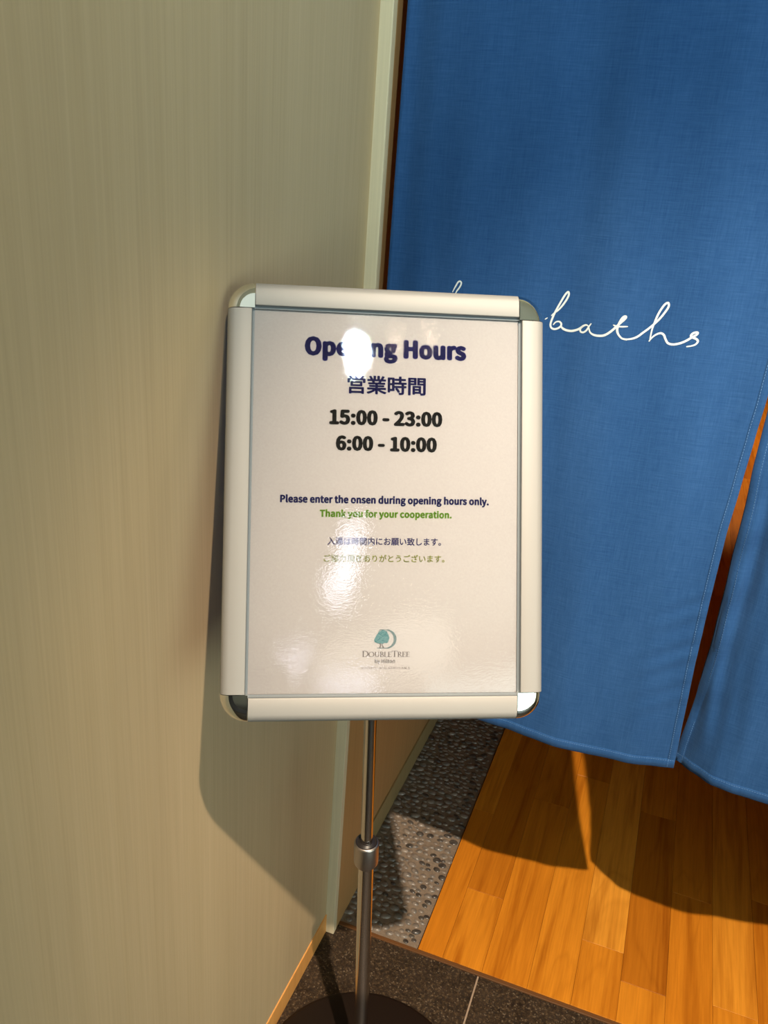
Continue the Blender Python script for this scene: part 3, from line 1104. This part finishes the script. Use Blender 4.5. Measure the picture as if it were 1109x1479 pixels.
# white script on the left half (positions on the cloth, metres)
script = {
    'dash': ([(-0.1804, 1.2464), (-0.1775, 1.2487)], .0014),
    'b': ([(-0.1726, 1.2522), (-0.1693, 1.2561), (-0.165, 1.26), (-0.1605, 1.2664), (-0.1563, 1.2742), (-0.1541, 1.2808), (-0.1549, 1.2844), (-0.1567, 1.284), (-0.1597, 1.2791), (-0.1641, 1.2686), (-0.1684, 1.2575), (-0.1713, 1.2475), (-0.1723, 1.2409), (-0.1709, 1.2367), (-0.1668, 1.235), (-0.162, 1.2365), (-0.1584, 1.2399), (-0.1585, 1.2436), (-0.1618, 1.2456), (-0.1659, 1.2443), (-0.1684, 1.2408)], .0026),
    'ba': ([(-0.1588, 1.2403), (-0.155, 1.237), (-0.1499, 1.2355), (-0.1434, 1.2355), (-0.1372, 1.2376), (-0.1328, 1.2403), (-0.1287, 1.2449)], .0030),
    'a': ([(-0.1217, 1.2448), (-0.1246, 1.2461), (-0.1281, 1.2446), (-0.1317, 1.2404), (-0.1311, 1.2367), (-0.1273, 1.2361), (-0.1235, 1.2393), (-0.1211, 1.2444), (-0.1188, 1.2486)], .0024),
    'at': ([(-0.1209, 1.2433), (-0.1184, 1.2378), (-0.1132, 1.235), (-0.1057, 1.2348), (-0.0986, 1.2368), (-0.0921, 1.2421), (-0.0864, 1.2486), (-0.0813, 1.255), (-0.077, 1.2602), (-0.0759, 1.263), (-0.078, 1.2632), (-0.0806, 1.2603), (-0.0831, 1.2537), (-0.0842, 1.2462), (-0.0818, 1.2402), (-0.0763, 1.2355), (-0.0699, 1.2345)], .0030),
    'tbar': ([(-0.09, 1.251), (-0.0861, 1.25), (-0.0799, 1.2501), (-0.0718, 1.2513)], .0020),
    'th': ([(-0.0771, 1.236), (-0.0712, 1.2351), (-0.0642, 1.2365), (-0.0575, 1.24), (-0.0514, 1.246), (-0.0453, 1.252), (-0.0403, 1.2578), (-0.0354, 1.2641), (-0.0308, 1.2718), (-0.0269, 1.2804), (-0.0273, 1.285), (-0.0294, 1.2855), (-0.0327, 1.2818), (-0.0369, 1.2721), (-0.0398, 1.2604), (-0.0414, 1.2499), (-0.0416, 1.2373)], .0027),
    'h': ([(-0.0422, 1.2361), (-0.0401, 1.2401), (-0.0359, 1.2448), (-0.0303, 1.2476), (-0.0259, 1.246), (-0.023, 1.2412), (-0.0191, 1.2365), (-0.0128, 1.2355), (-0.0052, 1.2377), (0.002, 1.2418), (0.008, 1.2467), (0.0127, 1.2503), (0.0142, 1.2531), (0.0121, 1.2536), (0.0085, 1.2519), (0.0067, 1.2486), (0.0095, 1.2468), (0.0142, 1.2454), (0.0163, 1.2425), (0.0141, 1.2386), (0.0096, 1.2363), (0.0044, 1.2348)], .0028),
    'loop': ([(-0.3125, 1.268), (-0.3102, 1.2734), (-0.3081, 1.2777), (-0.306, 1.2817), (-0.3037, 1.2833), (-0.3014, 1.2819), (-0.3016, 1.2784), (-0.3039, 1.2738), (-0.3066, 1.2696), (-0.3086, 1.2647)], .0022),
}


def catmull(p, k=6):
    out = []
    q = [p[0]] + list(p) + [p[-1]]
    for i in range(1, len(q) - 2):
        for s in range(k):
            t = s / k
            out.append(tuple(0.5 * (2 * q[i][c] + (q[i + 1][c] - q[i - 1][c]) * t + (2 * q[i - 1][c] - 5 * q[i][c] + 4 * q[i + 1][c] - q[i + 2][c]) * t * t
                                    + (3 * q[i][c] - q[i - 1][c] - 3 * q[i + 1][c] + q[i + 2][c]) * t ** 3) for c in (0, 1)))
    out.append(p[-1])
    return out


for word in (('loop',), tuple(k for k in script if k != 'loop')):
  m = MB()
  for key in word:
    pts, w = script[key]
    cp = catmull(pts)
    n = len(cp)
    v, f = ribbon(cp, [w * (0.55 + 0.45 * min(1, 6 * i / n, 6 * (n - 1 - i) / n)) for i in range(n)])
    m.add([(x, cloth_y(x, z, False) - 0.0010, z) for x, z in v], f)
    for ex, ez in (cp[0], cp[-1]):
        r = w * 0.275
        m.add([(ex + r * math.cos(t * math.pi / 5), cloth_y(ex, ez, False) - 0.0010, ez + r * math.sin(t * math.pi / 5)) for t in range(10)], [tuple(range(10))])
  o = m.build('lettering', M['dye'], left_panel)
  o['label'] = 'white handwritten lettering'

# ------------------------------------------------------------------ corridor lamps (behind the viewer, mirrored in the film; the last panel is added)
def downlight(loc, r, lamp, label, group):
    t = thing('downlight', loc, label, 'lamp', group)
    m = MB(); m.lathe(loc, (0, 0, -1), [(r * 1.25, 0), (r * 1.25, 0.004), (r, 0.006), (r * 0.95, 0.002)], 32, closed_top=False)
    m.build('trim_ring', M['whitemetal'], t, smooth=True)
    m = MB(); m.lathe(Vector(loc) + Vector((0, 0, -0.002)), (0, 0, -1), [(r * 0.95, 0), (r * 0.95, 0.001)], 32)
    m.build('bulb', lamp, t)


downlight((SPOT.x, SPOT.y, CEIL), 0.045, M['warm_lamp'], 'round warm ceiling downlight nearest the curtain', 'ceiling downlights')
for p, l in (((0.705, -0.836), 'second'), ((0.80, -0.69), 'third'), ((0.89, -0.61), 'fourth')):
    downlight((*p, CEIL), 0.018, M['warm_lamp'], 'small warm ceiling downlight %s in the line from the left wall' % l, 'small warm downlights')
for i in range(6):
    t = i / 5
    downlight((1.97 + 0.60 * t, -3.27 + 0.34 * t, CEIL), 0.014, M['spot_lamp'], 'tiny ceiling light in the row along the corridor', 'tiny ceiling lights')


def panel_light(name, corners, lamp, label):
    t = thing(name, Vector((*corners[0], CEIL)), label, 'lamp')
    n = len(corners)
    for nm, z0, z1, k, mat in (('housing', 0.0, -0.012, 1.0, M['whitemetal']), ('diffuser', -0.0122, -0.014, 0.96, lamp)):
        c = [sum(p[i] for p in corners) / n for i in (0, 1)]
        vs = [(c[0] + (p[0] - c[0]) * k, c[1] + (p[1] - c[1]) * k, CEIL + z) for z in (z0, z1) for p in corners]
        obj(nm, vs, [tuple(range(n)), tuple(range(2 * n - 1, n - 1, -1))] + [(i, (i + 1) % n, n + (i + 1) % n, n + i) for i in range(n)], mat, t)


panel_light('ceiling_light', [(1.44, -2.16), (1.58, -2.10), (2.12, -3.24), (1.93, -3.30)], M['cool_lamp'], 'long cool white ceiling panel over the corridor')
panel_light('ceiling_light', [(2.28, -4.25), (2.38, -4.22), (2.46, -4.95), (2.34, -5.0)], M['cool_lamp'], 'thin cool white ceiling tube at the far end')
panel_light('ceiling_light', [(2.92, -4.85), (3.40, -4.70), (3.45, -5.2), (2.90, -5.3)], M['cool_lamp'], 'square cool white ceiling panel at the far end')
panel_light('ceiling_light', [(2.62, -3.30), (2.95, -3.15), (3.62, -4.0), (3.70, -4.6), (2.55, -4.78), (2.42, -4.1)], M['cove_lamp'], 'broad dim cream ceiling panel over the corridor')

panel_light('ceiling_light', [(-0.12, -1.10), (0.34, -1.10), (0.34, -0.62), (-0.12, -0.62)], glow('cap_fill_glow', (0.84, 1.0, 0.90), 0.55), 'square dim panel added to brighten the chrome cap, close to the left wall')  # added glowing panel, lightens the reflection in the upper chrome cap
